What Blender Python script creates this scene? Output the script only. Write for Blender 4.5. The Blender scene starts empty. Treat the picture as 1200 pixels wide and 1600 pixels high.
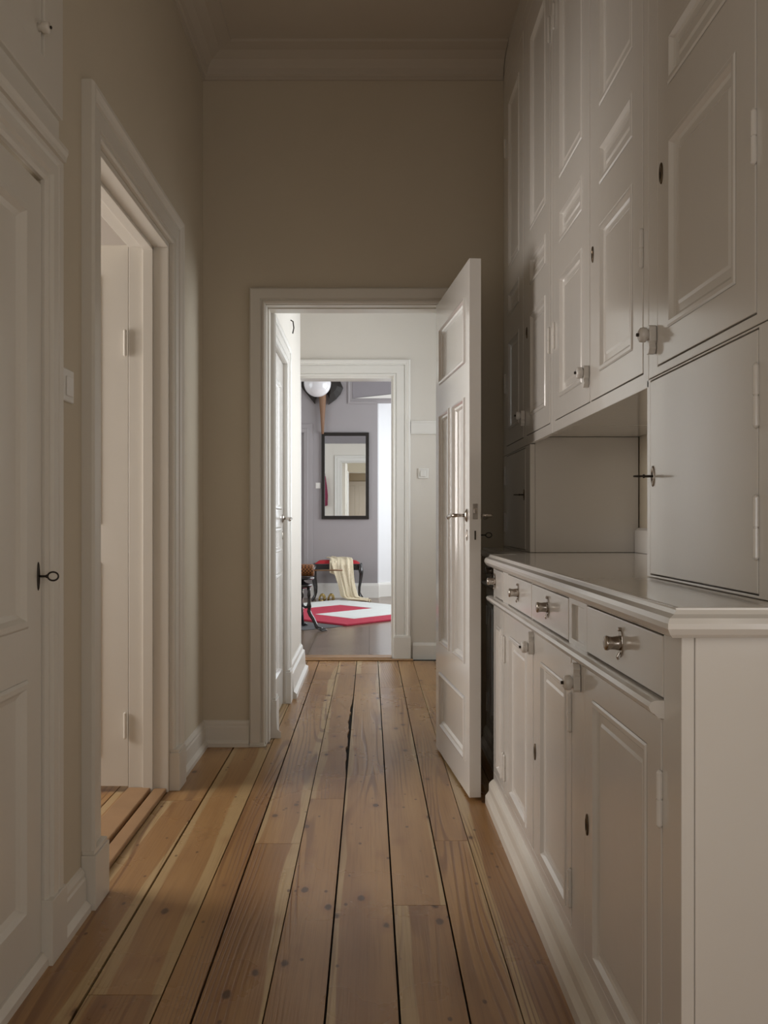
import bpy, bmesh, math, random
from mathutils import Vector, Matrix
random.seed(7)
C = bpy.context.scene.collection
S = bpy.context.scene
PI = math.pi

# ------------------------------------------------------------------ camera
CAMZ = 1.093
cam = bpy.data.cameras.new('camera'); co = bpy.data.objects.new('camera', cam); C.objects.link(co)
co.location = (0, 0, CAMZ); co.rotation_euler = (PI/2, 0, 0)
cam.sensor_fit = 'VERTICAL'; cam.sensor_height = 36; cam.sensor_width = 27
cam.lens = 36*1345/1600
cam.shift_x = 23/1600; cam.shift_y = 12/1600
cam.clip_start = .05; cam.clip_end = 100
S.camera = co
S.view_settings.view_transform = 'Standard'; S.view_settings.look = 'None'
S.view_settings.gamma = 1; S.view_settings.use_curve_mapping = False
S.view_settings.exposure = 0

# ------------------------------------------------------------------ world, window daylight, added fill
w = bpy.data.worlds.new('sky'); S.world = w; w.use_nodes = True
w.node_tree.nodes['Background'].inputs[0].default_value = (.75, .86, 1, 1)
w.node_tree.nodes['Background'].inputs[1].default_value = 1.0

def area(name, loc, rot, sx, sy, power, col, spread=180):
    l = bpy.data.lights.new(name, 'AREA'); l.shape = 'RECTANGLE'; l.size = sx; l.size_y = sy
    l.energy = power; l.color = col; l.spread = math.radians(spread)
    o = bpy.data.objects.new(name, l); C.objects.link(o); o.location = loc; o.rotation_euler = rot
    return o
DAY = (.93, .97, 1)
WARM = (1, .86, .70)
# daylight area lights, plus added fill around the camera (rot: facing +x = (0,-90,0), facing -x = (0,90,0))
PX = (0, -PI/2, 0); NX = (0, PI/2, 0)
area('daylight_left_room', (-2.84, 3.02, 1.50), PX, 1.3, 1.0, 47, (1, .93, .87))
area('fill_behind_camera', (.52, -1.52, 1.02), (PI/2, 0, 0), 0.8, 1.1, 5.0, (1, .92, .85))  # unseen fill added behind the camera, brightens camera-facing surfaces
area('fill_near_right', (1.05, -.15, 1.35), NX, 1.1, 1.2, 8.0, (1, .91, .80))  # unseen fill added to brighten the left wall and closet
area('fill_near_left', (-.765, -.45, 1.35), PX, 1.1, 1.2, 8.5, (1, .91, .80))  # unseen fill added to brighten right cabinets, counter and alcove
area('daylight_hall_right', (1.66, 5.45, 1.75), NX, 1.4, 1.5, 24, DAY, 105)
area('daylight_hall_left', (-2.56, 6.45, 1.5), PX, 1.5, .48, 26, DAY)
area('daylight_far_room_right', (2.14, 10.0, 1.75), NX, 1.7, 2.6, 90, DAY)
area('daylight_far_room_left', (-2.96, 9.2, 1.75), PX, 1.6, 1.8, 28, DAY)
area('daylight_bay', (2.14, 12.55, 1.6), NX, 1.8, .5, 11, DAY)

# ------------------------------------------------------------------ materials
def mat(name, col, rough=.5, metal=0, noise=.0, nscale=4, bump=0, bscale=60, spec=.5, coat=0):
    m = bpy.data.materials.new(name); m.use_nodes = True; nt = m.node_tree; b = nt.nodes['Principled BSDF']
    b.inputs['Roughness'].default_value = rough; b.inputs['Metallic'].default_value = metal
    b.inputs['Specular IOR Level'].default_value = spec
    b.inputs['Coat Weight'].default_value = coat; b.inputs['Coat Roughness'].default_value = .10
    tc = nt.nodes.new('ShaderNodeTexCoord')
    n = nt.nodes.new('ShaderNodeTexNoise'); n.inputs['Scale'].default_value = nscale; n.inputs['Detail'].default_value = 4
    nt.links.new(tc.outputs['Object'], n.inputs['Vector'])
    mx = nt.nodes.new('ShaderNodeMix'); mx.data_type = 'RGBA'
    mx.inputs['A'].default_value = (*col, 1)
    mx.inputs['B'].default_value = (*[c*(1-noise) for c in col], 1)
    nt.links.new(n.outputs['Fac'], mx.inputs['Factor']); nt.links.new(mx.outputs['Result'], b.inputs['Base Color'])
    if bump:
        n2 = nt.nodes.new('ShaderNodeTexNoise'); n2.inputs['Scale'].default_value = bscale; n2.inputs['Detail'].default_value = 3
        nt.links.new(tc.outputs['Object'], n2.inputs['Vector'])
        bp = nt.nodes.new('ShaderNodeBump'); bp.inputs['Strength'].default_value = bump; bp.inputs['Distance'].default_value = .004
        nt.links.new(n2.outputs['Fac'], bp.inputs['Height']); nt.links.new(bp.outputs['Normal'], b.inputs['Normal'])
    return m
M = {}
M['wall'] = mat('beige_wall_paint', (.60, .53, .415), .75, noise=.06, bump=.12, bscale=35)
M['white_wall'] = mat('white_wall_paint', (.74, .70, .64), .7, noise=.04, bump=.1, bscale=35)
M['ceiling'] = mat('ceiling_paint', (.54, .48, .40), .85, noise=.04)
M['white_ceiling'] = mat('white_ceiling_paint', (.8, .8, .8), .85)
M['cab'] = mat('cream_gloss_paint', (.76, .73, .69), .22, noise=.05, nscale=3, bump=.10, bscale=18, coat=.6)
M['trim'] = mat('cream_trim_paint', (.72, .68, .61), .32, noise=.05, bump=.12, bscale=20)
M['white_trim'] = mat('white_trim_paint', (.80, .78, .74), .3, noise=.04, bump=.1, bscale=20)
M['doorw'] = mat('white_door_paint', (.82, .80, .77), .17, noise=.03, bump=.08, bscale=12, coat=.6)
M['bay'] = mat('bright_white_paint', (.85, .86, .88), .6)
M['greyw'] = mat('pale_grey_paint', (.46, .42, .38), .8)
M['lilac'] = mat('lilac_grey_wall_paint', (.355, .33, .335), .7, noise=.05)
M['lilac_dark'] = mat('dark_lilac_grey_paint', (.27, .25, .265), .7, noise=.05)
M['steel'] = mat('tarnished_nickel', (.55, .50, .45), .22, metal=1, noise=.25, nscale=40)
M['bronze'] = mat('aged_bronze', (.16, .12, .08), .4, metal=.9, noise=.3, nscale=60)
M['iron'] = mat('dark_iron', (.05, .042, .035), .45, metal=.7)
M['hole'] = mat('dark_gap', (.012, .010, .008), .9)
M['plastic'] = mat('white_plastic', (.78, .76, .72), .35)
M['black'] = mat('black_lacquer', (.012, .011, .012), .16, coat=.6)
M['blackf'] = mat('black_frame', (.014, .011, .009), .35)
M['red'] = mat('red_velvet', (.45, .02, .03), .85, noise=.2, nscale=30)
M['rugr'] = mat('crimson_wool', (.52, .035, .075), .95, noise=.25, nscale=25, bump=.5, bscale=120)
M['rugw'] = mat('off_white_wool', (.74, .76, .74), .95, noise=.12, nscale=12, bump=.5, bscale=120)
M['greymat'] = mat('charcoal_felt', (.11, .11, .115), .8, noise=.2, nscale=30)
M['wingm'] = mat('dark_carved_wood', (.018, .013, .010), .6, noise=.3, nscale=30)
M['brass'] = mat('old_gold', (.55, .40, .14), .35, metal=.8, noise=.3, nscale=40)
M['thresh'] = mat('worn_oak_threshold', (.45, .27, .14), .4, noise=.35, nscale=6)
M['shoew'] = mat('worn_white_shoe_moulding', (.72, .68, .62), .4)

def glassy():
    m = mat('opal_glass', (.80, .79, .80), .08, coat=.5); return m
M['opal'] = glassy()
mm = mat('mirror_silver', (.86, .87, .85), .015, metal=1); M['mirror'] = mm
gm = bpy.data.materials.new('window_glass'); gm.use_nodes = True
gb = gm.node_tree.nodes['Principled BSDF']; gb.inputs['Transmission Weight'].default_value = 1; gb.inputs['Roughness'].default_value = 0
gb.inputs['Base Color'].default_value = (.95, .98, 1, 1); M['glass'] = gm

def N(nt, t, **kw):
    n = nt.nodes.new(t)
    for k, v in kw.items(): setattr(n, k, v)
    return n
def math_(nt, op, a, b=None, c=None, clamp=False):
    n = nt.nodes.new('ShaderNodeMath'); n.operation = op; n.use_clamp = clamp
    for i, v in enumerate((a, b, c)):
        if v is None: continue
        if isinstance(v, (int, float)): n.inputs[i].default_value = v
        else: nt.links.new(v, n.inputs[i])
    return n.outputs[0]
def mixc(nt, f, a, b):
    n = nt.nodes.new('ShaderNodeMix'); n.data_type = 'RGBA'
    for k, v in (('Factor', f), ('A', a), ('B', b)):
        if isinstance(v, tuple): n.inputs[k].default_value = (*v, 1)
        elif isinstance(v, (int, float)): n.inputs[k].default_value = v
        else: nt.links.new(v, n.inputs[k])
    return n.outputs['Result']
def smooth(nt, x, lo, hi):
    n = nt.nodes.new('ShaderNodeMapRange'); n.interpolation_type = 'SMOOTHSTEP'
    nt.links.new(x, n.inputs[0]); n.inputs[1].default_value = lo; n.inputs[2].default_value = hi
    return n.outputs[0]

def pine():
    m = bpy.data.materials.new('old_pine_boards'); m.use_nodes = True; nt = m.node_tree; b = nt.nodes['Principled BSDF']
    uv = N(nt, 'ShaderNodeUVMap'); sx = N(nt, 'ShaderNodeSeparateXYZ'); nt.links.new(uv.outputs[0], sx.inputs[0])
    at = N(nt, 'ShaderNodeAttribute', attribute_name='rnd'); rnd = at.outputs['Fac']
    u, v = sx.outputs[0], sx.outputs[1]                                   # metres across (centred) and along the board
    def vec(su, sv, off):
        c = N(nt, 'ShaderNodeCombineXYZ')
        nt.links.new(math_(nt, 'MULTIPLY', u, su), c.inputs[0]); nt.links.new(math_(nt, 'MULTIPLY', v, sv), c.inputs[1])
        nt.links.new(math_(nt, 'MULTIPLY', rnd, off), c.inputs[2]); return c.outputs[0]
    def noise(vc, sc=1, det=3, rough=.5):
        n = N(nt, 'ShaderNodeTexNoise'); n.inputs['Scale'].default_value = sc; n.inputs['Detail'].default_value = det
        n.inputs['Roughness'].default_value = rough; nt.links.new(vc, n.inputs['Vector']); return n.outputs['Fac']
    # heartwood in the middle, pale sapwood along the edges with a wandering boundary
    wob = math_(nt, 'MULTIPLY', math_(nt, 'SUBTRACT', noise(vec(3, 1.1, 31), 1, 2), .5), .07)
    sh = math_(nt, 'MULTIPLY', math_(nt, 'SUBTRACT', noise(vec(0, .25, 77), 1, 1), .5), .14)
    au = math_(nt, 'ABSOLUTE', math_(nt, 'ADD', math_(nt, 'ADD', u, wob), sh))
    lim = math_(nt, 'ADD', math_(nt, 'MULTIPLY', math_(nt, 'FRACT', math_(nt, 'MULTIPLY', rnd, 7.31)), .055), .042)
    sap = smooth(nt, math_(nt, 'SUBTRACT', au, lim), -.001, .004)
    # growth rings: stretched contour lines
    big = noise(vec(5.0, .30, 53), 1, 2, .4)
    ring = math_(nt, 'SINE', math_(nt, 'MULTIPLY', math_(nt, 'ADD', big, math_(nt, 'MULTIPLY', u, 1.7)), 130))
    ring = smooth(nt, ring, .1, 1.0)
    fine = noise(vec(160, 3, 11), 1, 4, .6)
    tone = noise(vec(6, .8, 91), 1, 3)
    heart = mixc(nt, math_(nt, 'FRACT', math_(nt, 'MULTIPLY', rnd, 3.7)), (.38, .212, .085), (.48, .285, .12))
    heart = mixc(nt, smooth(nt, tone, .3, .75), heart, (.30, .155, .062))
    sapc = mixc(nt, math_(nt, 'FRACT', math_(nt, 'MULTIPLY', rnd, 5.3)), (.52, .375, .195), (.47, .32, .155))
    col = mixc(nt, sap, heart, sapc)
    rm = math_(nt, 'MULTIPLY', ring, math_(nt, 'MULTIPLY', smooth(nt, noise(vec(7, .5, 17), 1, 2), .44, .62), .75))
    col = mixc(nt, rm, col, (.19, .085, .035))
    col = mixc(nt, math_(nt, 'MULTIPLY', smooth(nt, fine, .45, .75), .32), col, (.18, .085, .035))
    # knots
    def knots(su, sv, off, r0, r1, keep):
        vo = N(nt, 'ShaderNodeTexVoronoi'); vo.inputs['Scale'].default_value = 1; nt.links.new(vec(su, sv, off), vo.inputs['Vector'])
        vo.inputs['Randomness'].default_value = 1
        h = N(nt, 'ShaderNodeSeparateColor'); nt.links.new(vo.outputs['Color'], h.inputs[0])
        dd = math_(nt, 'ADD', vo.outputs['Distance'], math_(nt, 'MULTIPLY', noise(vec(90, 60, 5), 1, 2), .06))
        k = math_(nt, 'SUBTRACT', 1, smooth(nt, dd, r0, r1))
        return math_(nt, 'MULTIPLY', k, math_(nt, 'GREATER_THAN', h.outputs[0], keep))
    k1 = knots(10, 5.5, 13, .10, .17, .22)
    halo = knots(10, 5.5, 13, .10, .40, .22)
    k2 = knots(22, 13, 41, .10, .19, .55)
    col = mixc(nt, math_(nt, 'MULTIPLY', halo, .4), col, (.27, .12, .05))
    col = mixc(nt, math_(nt, 'MULTIPLY', k1, .86), col, (.065, .028, .012))
    col = mixc(nt, math_(nt, 'MULTIPLY', k2, .8), col, (.09, .042, .022))
    # wear: greyish scuffing
    ob = N(nt, 'ShaderNodeTexCoord'); wn = N(nt, 'ShaderNodeTexNoise'); wn.inputs['Scale'].default_value = 2.2; wn.inputs['Detail'].default_value = 5
    nt.links.new(ob.outputs['Object'], wn.inputs['Vector'])
    col = mixc(nt, math_(nt, 'MULTIPLY', smooth(nt, wn.outputs['Fac'], .45, .75), .12), col, (.37, .25, .15))
    nt.links.new(col, b.inputs['Base Color'])
    r = math_(nt, 'ADD', math_(nt, 'MULTIPLY', wn.outputs['Fac'], .22), .18)
    nt.links.new(r, b.inputs['Roughness'])
    bp = N(nt, 'ShaderNodeBump'); bp.inputs['Strength'].default_value = .25; bp.inputs['Distance'].default_value = .002
    nt.links.new(math_(nt, 'SUBTRACT', fine, math_(nt, 'MULTIPLY', rm, 1.5)), bp.inputs['Height']); nt.links.new(bp.outputs['Normal'], b.inputs['Normal'])
    return m
M['pine'] = pine()

def rndwood(name, c1, c2, rough, stretch):
    m = bpy.data.materials.new(name); m.use_nodes = True; nt = m.node_tree; b = nt.nodes['Principled BSDF']
    at = N(nt, 'ShaderNodeAttribute', attribute_name='rnd')
    tc = N(nt, 'ShaderNodeTexCoord'); mp = N(nt, 'ShaderNodeMapping'); mp.inputs['Scale'].default_value = stretch
    n = N(nt, 'ShaderNodeTexNoise'); n.inputs['Scale'].default_value = 5; n.inputs['Detail'].default_value = 5
    nt.links.new(tc.outputs['Object'], mp.inputs[0]); nt.links.new(mp.outputs[0], n.inputs['Vector'])
    f = math_(nt, 'ADD', math_(nt, 'MULTIPLY', at.outputs['Fac'], .6), math_(nt, 'MULTIPLY', n.outputs['Fac'], .5), clamp=True)
    nt.links.new(mixc(nt, f, c1, c2), b.inputs['Base Color']); b.inputs['Roughness'].default_value = rough
    return m
M['parquet'] = rndwood('oak_parquet', (.27, .20, .145), (.19, .135, .095), .22, (3, 3, 3))
M['shaft'] = rndwood('carved_pale_wood', (.30, .17, .10), (.13, .07, .04), .6, (30, 30, 2))

def wicker():
    m = mat('woven_cane', (.42, .17, .05), .5); nt = m.node_tree; b = nt.nodes['Principled BSDF']
    tc = N(nt, 'ShaderNodeTexCoord'); wv = N(nt, 'ShaderNodeTexChecker'); wv.inputs['Scale'].default_value = 60
    wv.inputs[1].default_value = (.42, .17, .05, 1); wv.inputs[2].default_value = (.09, .03, .012, 1)
    nt.links.new(tc.outputs['Object'], wv.inputs[0]); nt.links.new(wv.outputs[0], b.inputs['Base Color']); return m
M['wicker'] = wicker()
def scarfm(name, cols, sc):
    m = mat(name, cols[0], .8); nt = m.node_tree; b = nt.nodes['Principled BSDF']
    uv = N(nt, 'ShaderNodeUVMap'); n = N(nt, 'ShaderNodeTexNoise'); n.inputs['Scale'].default_value = sc; n.inputs['Detail'].default_value = 6
    nt.links.new(uv.outputs[0], n.inputs['Vector']); cr = N(nt, 'ShaderNodeValToRGB')
    cr.color_ramp.elements[0].position = .35; cr.color_ramp.elements[1].position = .7
    cr.color_ramp.elements[0].color = (*cols[0], 1); cr.color_ramp.elements[1].color = (*cols[1], 1)
    nt.links.new(n.outputs['Fac'], cr.inputs[0]); nt.links.new(cr.outputs[0], b.inputs['Base Color']); return m
M['scarf'] = scarfm('cream_knit', ((.66, .56, .38), (.74, .67, .52)), 40)
M['cloth'] = scarfm('purple_red_cloth', ((.12, .02, .08), (.35, .03, .04)), 5)
M['clothy'] = scarfm('mustard_cloth', ((.50, .36, .08), (.6, .45, .12)), 8)

# ------------------------------------------------------------------ mesh helpers
class MB:
    def __init__(s): s.bm = bmesh.new()
    def box(s, x0, x1, y0, y1, z0, z1, T=None):
        P = [(x, y, z) for x in (x0, x1) for y in (y0, y1) for z in (z0, z1)]
        v = [s.bm.verts.new(T @ Vector(p) if T else p) for p in P]
        for f in ((0,1,3,2), (4,6,7,5), (0,4,5,1), (2,3,7,6), (0,2,6,4), (1,5,7,3)): s.bm.faces.new([v[i] for i in f])
        return s
    def poly(s, pts): s.bm.faces.new([s.bm.verts.new(p) for p in pts]); return s
    def prism(s, pts, fn0, fn1):
        a = [s.bm.verts.new(fn0(*p)) for p in pts]; b = [s.bm.verts.new(fn1(*p)) for p in pts]
        s.bm.faces.new(a); s.bm.faces.new(b[::-1]); n = len(a)
        for i in range(n): s.bm.faces.new((a[i], a[(i+1) % n], b[(i+1) % n], b[i]))
        return s
    def sweep(s, path, prof, fn, side=1, closed=False):
        n = len(path); rings = []
        P = [Vector(p) for p in path]
        def nrm(i, j):
            t = (P[j]-P[i]).normalized(); return Vector((t.y, -t.x))*side
        for i in range(n):
            if closed: n1, n2 = nrm((i-1) % n, i), nrm(i, (i+1) % n)
            else:
                n1 = nrm(i-1, i) if i > 0 else nrm(i, i+1)
                n2 = nrm(i, i+1) if i < n-1 else n1
            m = (n1+n2)/(1+n1.dot(n2))
            rings.append([s.bm.verts.new(fn(P[i].x+m.x*d, P[i].y+m.y*d, h)) for d, h in prof])
        k = len(prof); rng = n if closed else n-1
        for i in range(rng):
            A, B = rings[i], rings[(i+1) % n]
            for j in range(k): s.bm.faces.new((A[j], A[(j+1) % k], B[(j+1) % k], B[j]))
        if not closed: s.bm.faces.new(rings[0]); s.bm.faces.new(rings[-1][::-1])
        return s
    def lathe(s, prof, T=None, seg=24, sx=1, sy=1):
        T = T or Matrix.Identity(4); rings = []
        for r, z in prof:
            if r < 1e-6: rings.append([s.bm.verts.new(T @ Vector((0, 0, z)))])
            else: rings.append([s.bm.verts.new(T @ Vector((r*sx*math.cos(2*PI*i/seg), r*sy*math.sin(2*PI*i/seg), z))) for i in range(seg)])
        for A, B in zip(rings, rings[1:]):
            for i in range(seg):
                j = (i+1) % seg
                if len(A) == 1 and len(B) == 1: continue
                if len(A) == 1: s.bm.faces.new((A[0], B[j], B[i]))
                elif len(B) == 1: s.bm.faces.new((A[i], A[j], B[0]))
                else: s.bm.faces.new((A[i], A[j], B[j], B[i]))
        if len(rings[0]) > 1: s.bm.faces.new(rings[0][::-1])
        if len(rings[-1]) > 1: s.bm.faces.new(rings[-1])
        return s
    def tube(s, pts, rad, seg=10, closed=False):
        pts = [Vector(p) for p in pts]; n = len(pts)
        if not hasattr(rad, '__len__'): rad = [rad]*n
        rings = []; prev = None
        for i, p in enumerate(pts):
            if closed: t = pts[(i+1) % n]-pts[i-1]
            else: t = pts[min(i+1, n-1)]-pts[max(i-1, 0)]
            t.normalize()
            if prev is None:
                a = Vector((0, 0, 1)) if abs(t.z) < .9 else Vector((1, 0, 0)); u = t.cross(a).normalized()
            else: u = (prev - t*prev.dot(t)).normalized()
            prev = u; v = t.cross(u)
            rings.append([s.bm.verts.new(p+(u*math.cos(2*PI*k/seg)+v*math.sin(2*PI*k/seg))*rad[i]) for k in range(seg)])
        for i in range(n if closed else n-1):
            A, B = rings[i], rings[(i+1) % n]
            for k in range(seg): s.bm.faces.new((A[k], A[(k+1) % seg], B[(k+1) % seg], B[k]))
        if not closed: s.bm.faces.new(rings[0]); s.bm.faces.new(rings[-1][::-1])
        return s
    def xform(s, T):
        bmesh.ops.transform(s.bm, matrix=T, verts=s.bm.verts); return s

def obj(name, mb, m, parent=None, loc=None, rot=None, bevel=0, shade=False, sub=0, solid=0, recalc=True):
    me = bpy.data.meshes.new(name)
    if recalc: bmesh.ops.recalc_face_normals(mb.bm, faces=mb.bm.faces)
    mb.bm.to_mesh(me); mb.bm.free()
    o = bpy.data.objects.new(name, me); C.objects.link(o); me.materials.append(m if not isinstance(m, str) else M[m])
    if parent: o.parent = parent
    if loc is not None: o.location = loc
    if rot is not None: o.rotation_euler = rot
    if shade:
        for p in me.polygons: p.use_smooth = True
    if solid: md = o.modifiers.new('solid', 'SOLIDIFY'); md.thickness = solid; md.offset = 0
    if bevel: md = o.modifiers.new('bevel', 'BEVEL'); md.width = bevel; md.segments = 2; md.limit_method = 'ANGLE'; md.angle_limit = math.radians(40)
    if sub: md = o.modifiers.new('sub', 'SUBSURF'); md.levels = sub; md.render_levels = sub
    return o
def struct(o): o['kind'] = 'structure'; return o
def thing(name, label, cat, loc=(0, 0, 0), rz=0, group=None):
    o = bpy.data.objects.new(name, None); C.objects.link(o); o.location = loc; o.rotation_euler = (0, 0, rz)
    o['label'] = label; o['category'] = cat
    if group: o['group'] = group
    o.empty_display_size = .1
    return o
def tag(o, label, cat, group=None):
    o['label'] = label; o['category'] = cat
    if group: o['group'] = group
    return o
def inv(o, child):                                    # child given in world coordinates
    child.parent = o; child.matrix_parent_inverse = Matrix.LocRotScale(o.location, o.rotation_euler, None).inverted()
    return child

def slab_holes(mb, fn, a0, a1, b0, b1, holes):
    """solid slab over (a,b) with rectangular holes; fn(a,b,k) with k = 0 front / 1 back"""
    A = sorted({a0, a1, *[h[0] for h in holes], *[h[1] for h in holes]}); B = sorted({b0, b1, *[h[2] for h in holes], *[h[3] for h in holes]})
    A = [a for a in A if a0 <= a <= a1]; B = [b for b in B if b0 <= b <= b1]
    def solid(i, j):
        if i < 0 or j < 0 or i >= len(A)-1 or j >= len(B)-1: return False
        a, b = (A[i]+A[i+1])/2, (B[j]+B[j+1])/2
        return not any(h[0] < a < h[1] and h[2] < b < h[3] for h in holes)
    vs = {}
    def V(i, j, k):
        if (i, j, k) not in vs: vs[i, j, k] = mb.bm.verts.new(fn(A[i], B[j], k))
        return vs[i, j, k]
    for i in range(len(A)-1):
        for j in range(len(B)-1):
            if not solid(i, j): continue
            mb.bm.faces.new((V(i,j,0), V(i+1,j,0), V(i+1,j+1,0), V(i,j+1,0)))
            mb.bm.faces.new((V(i,j,1), V(i,j+1,1), V(i+1,j+1,1), V(i+1,j,1)))
            if not solid(i-1, j): mb.bm.faces.new((V(i,j,0), V(i,j+1,0), V(i,j+1,1), V(i,j,1)))
            if not solid(i+1, j): mb.bm.faces.new((V(i+1,j,0), V(i+1,j,1), V(i+1,j+1,1), V(i+1,j+1,0)))
            if not solid(i, j-1): mb.bm.faces.new((V(i,j,0), V(i,j,1), V(i+1,j,1), V(i+1,j,0)))
            if not solid(i, j+1): mb.bm.faces.new((V(i,j+1,0), V(i+1,j+1,0), V(i+1,j+1,1), V(i,j+1,1)))
    return mb
def wall_x(name, x0, x1, y0, y1, z0, z1, m, holes=()):
    return struct(obj(name, slab_holes(MB(), lambda a, b, k: (x1 if k else x0, a, b), y0, y1, z0, z1, list(holes)), m))
def wall_y(name, y0, y1, x0, x1, z0, z1, m, holes=()):
    return struct(obj(name, slab_holes(MB(), lambda a, b, k: (a, y1 if k else y0, b), x0, x1, z0, z1, list(holes)), m))

# ------------------------------------------------------------------ shell
XL, YE, XR = -.805, 4.164, 1.09
# floor boards
def plank_floor():
    bm = bmesh.new(); uvl = bm.loops.layers.uv.new('UVMap'); rl = bm.faces.layers.float.new('rnd')
    gaps = [-1.02, -.813, -.651, -.476, -.388, -.232, -.097, .067, .22, .337, .50, .66, .82, .98, 1.12, 1.28, 1.44, 1.6, 1.75]
    gaps = [-2.6, -2.44, -2.28, -2.12, -1.96, -1.8, -1.64, -1.48, -1.32, -1.17] + gaps
    joints = {-.388: [2.905, 5.9], -.232: [.6, 3.37], .067: [2.44, 5.6], -.651: [1.98], .22: [2.93, 5.0], -.476: [.4, 4.9], -.097: [.3, 6.1], -.813: [3.35, 5.2], .337: [1.2, 3.9]}
    widths = {-.651: .007, -.476: .004, -.388: .006, -.232: .0035, -.097: .0055, .067: .0055, .22: .005, .337: .003}
    rs = {-.476: .31, -.388: .62, -.232: .57, -.097: .12, .067: .86, -.651: .33, .22: .44, .337: .91}
    for a, b in zip(gaps, gaps[1:]):
        ga, gb = widths.get(a, .004)/2, widths.get(b, .004)/2
        ys = [-1.6] + joints.get(a, [random.uniform(1, 5)]) + [6.66]
        for k, (s, e) in enumerate(zip(ys, ys[1:])):
            if b <= XL and s < 0: pass
            r = (rs.get(a, random.random()) + .37*k) % 1
            x0, x1, y0, y1 = a+ga, b-gb, s+.001, e-.001
            if a < -1.0 and False: continue
            # right edge may be broken away (long dark crack beside the middle board)
            right = [(x1, y) for y in (y0, y1)]
            if a == -.232:
                rg = [(x1, y0)]; y = max(y0, 3.62)
                while y < min(y1, 5.35):
                    t = math.sin(PI*(y-3.6)/1.8); rg.append((x1 - .016*abs(t)*random.uniform(.3, 1.1), y)); y += .045
                rg.append((x1, y1)); right = sorted(rg, key=lambda q: q[1])
            top = [(x0, y0)] + right + [(x0, y1)]
            cx, off = (a+b)/2, random.uniform(0, 50)
            def add(vs):
                f = bm.faces.new([bm.verts.new(v) for v in vs]); f[rl] = r
                for l in f.loops: l[uvl].uv = (l.vert.co.x-cx, l.vert.co.y+off)
            add([(x, y, 0) for x, y in top])
            n = len(top)
            for i in range(n):
                p, q = top[i], top[(i+1) % n]; add([(p[0], p[1], -.015), (q[0], q[1], -.015), (q[0], q[1], 0), (p[0], p[1], 0)])
    me = bpy.data.meshes.new('floor'); bmesh.ops.recalc_face_normals(bm, faces=[f for f in bm.faces if False]); bm.to_mesh(me); bm.free()
    o = bpy.data.objects.new('floor', me); C.objects.link(o); me.materials.append(M['pine']); struct(o)
    sub = obj('floor_gap_filler', MB().box(-2.6, 1.75, -1.6, 6.66, -.09, -.011), 'hole'); sub.parent = o
plank_floor()
def parquet():
    bm = bmesh.new(); rl = bm.faces.layers.float.new('rnd'); L, W = .50, .085
    y = 6.80
    nx = int(5.2/L)+1
    for c in range(nx):
        x0 = -3.0+c*L; s = 1 if c % 2 else -1
        yy = 6.3
        while yy < 13.2:
            a, b = (0, L*.6) if s > 0 else (L*.6, 0)
            P = [(x0+.001, yy+a), (x0+L-.001, yy+b), (x0+L-.001, yy+b+W-.002), (x0+.001, yy+a+W-.002)]
            if True:
                f = bm.faces.new([bm.verts.new((p[0], p[1], 0)) for p in P]); f[rl] = random.random()
            yy += W
    for co_, no_ in (((0, 6.83, 0), (0, -1, 0)), ((0, 13.1, 0), (0, 1, 0)), ((2.25, 0, 0), (1, 0, 0))):
        bmesh.ops.bisect_plane(bm, geom=bm.verts[:]+bm.edges[:]+bm.faces[:], plane_co=co_, plane_no=no_, clear_outer=True)
    me = bpy.data.meshes.new('floor_far_room'); bm.to_mesh(me); bm.free()
    o = bpy.data.objects.new('floor', me); C.objects.link(o); me.materials.append(M['parquet']); struct(o)
    s = obj('floor_gap_filler', MB().box(-3.1, 2.3, 6.66, 13.2, -.09, -.002), 'hole'); s.parent = o
    for p in s.data.polygons: pass
parquet()
obj('threshold_tmp', MB().box(0, .001, 0, .001, -.05, -.049), 'hole').name = 'x'; bpy.data.objects.remove(bpy.data.objects['x'])

wall_x('wall_left', -.945, XL, -1.6, YE, 0, 3.33, 'wall', [(2.53, 3.47, 0, 2.205), (1.2, 2.112, 0, 1.925), (1.2, 2.07, 2.2, 3.15), (-1.1, .2, .7, 2.0)])
wall_x('wall_right', XR, 1.2, -1.6, YE, 0, 3.33, 'wall', [(-.8, .5, .7, 2.0)])
wall_y('wall_end', YE, 4.30, -.945, 1.7, 0, 3.33, 'wall', [(-.502, .345, 0, 2.135)])
wall_y('wall_back', -1.72, -1.6, -.945, 1.2, 0, 3.33, 'wall', [(.10, .95, .45, 1.65)])
struct(obj('ceiling', MB().box(-.945, 1.2, -1.72, 4.30, 3.33, 3.42), 'ceiling'))
# closet interior backs, left room
struct(obj('wall_closet', MB().box(-1.5, -1.46, 1.1, 2.2, 0, 3.3), 'wall'))
wall_x('wall_left_room', -3.02, -2.88, .9, 4.3, 0, 3.2, 'white_wall', [(2.45, 3.6, .8, 2.2)])
wall_y('wall_left_room_near', .9, 1.0, -2.88, -.945, 0, 3.2, 'white_wall')
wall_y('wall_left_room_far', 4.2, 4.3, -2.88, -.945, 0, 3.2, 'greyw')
struct(obj('ceiling', MB().box(-3.02, -.945, .9, 4.3, 3.2, 3.3), 'greyw'))
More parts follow.
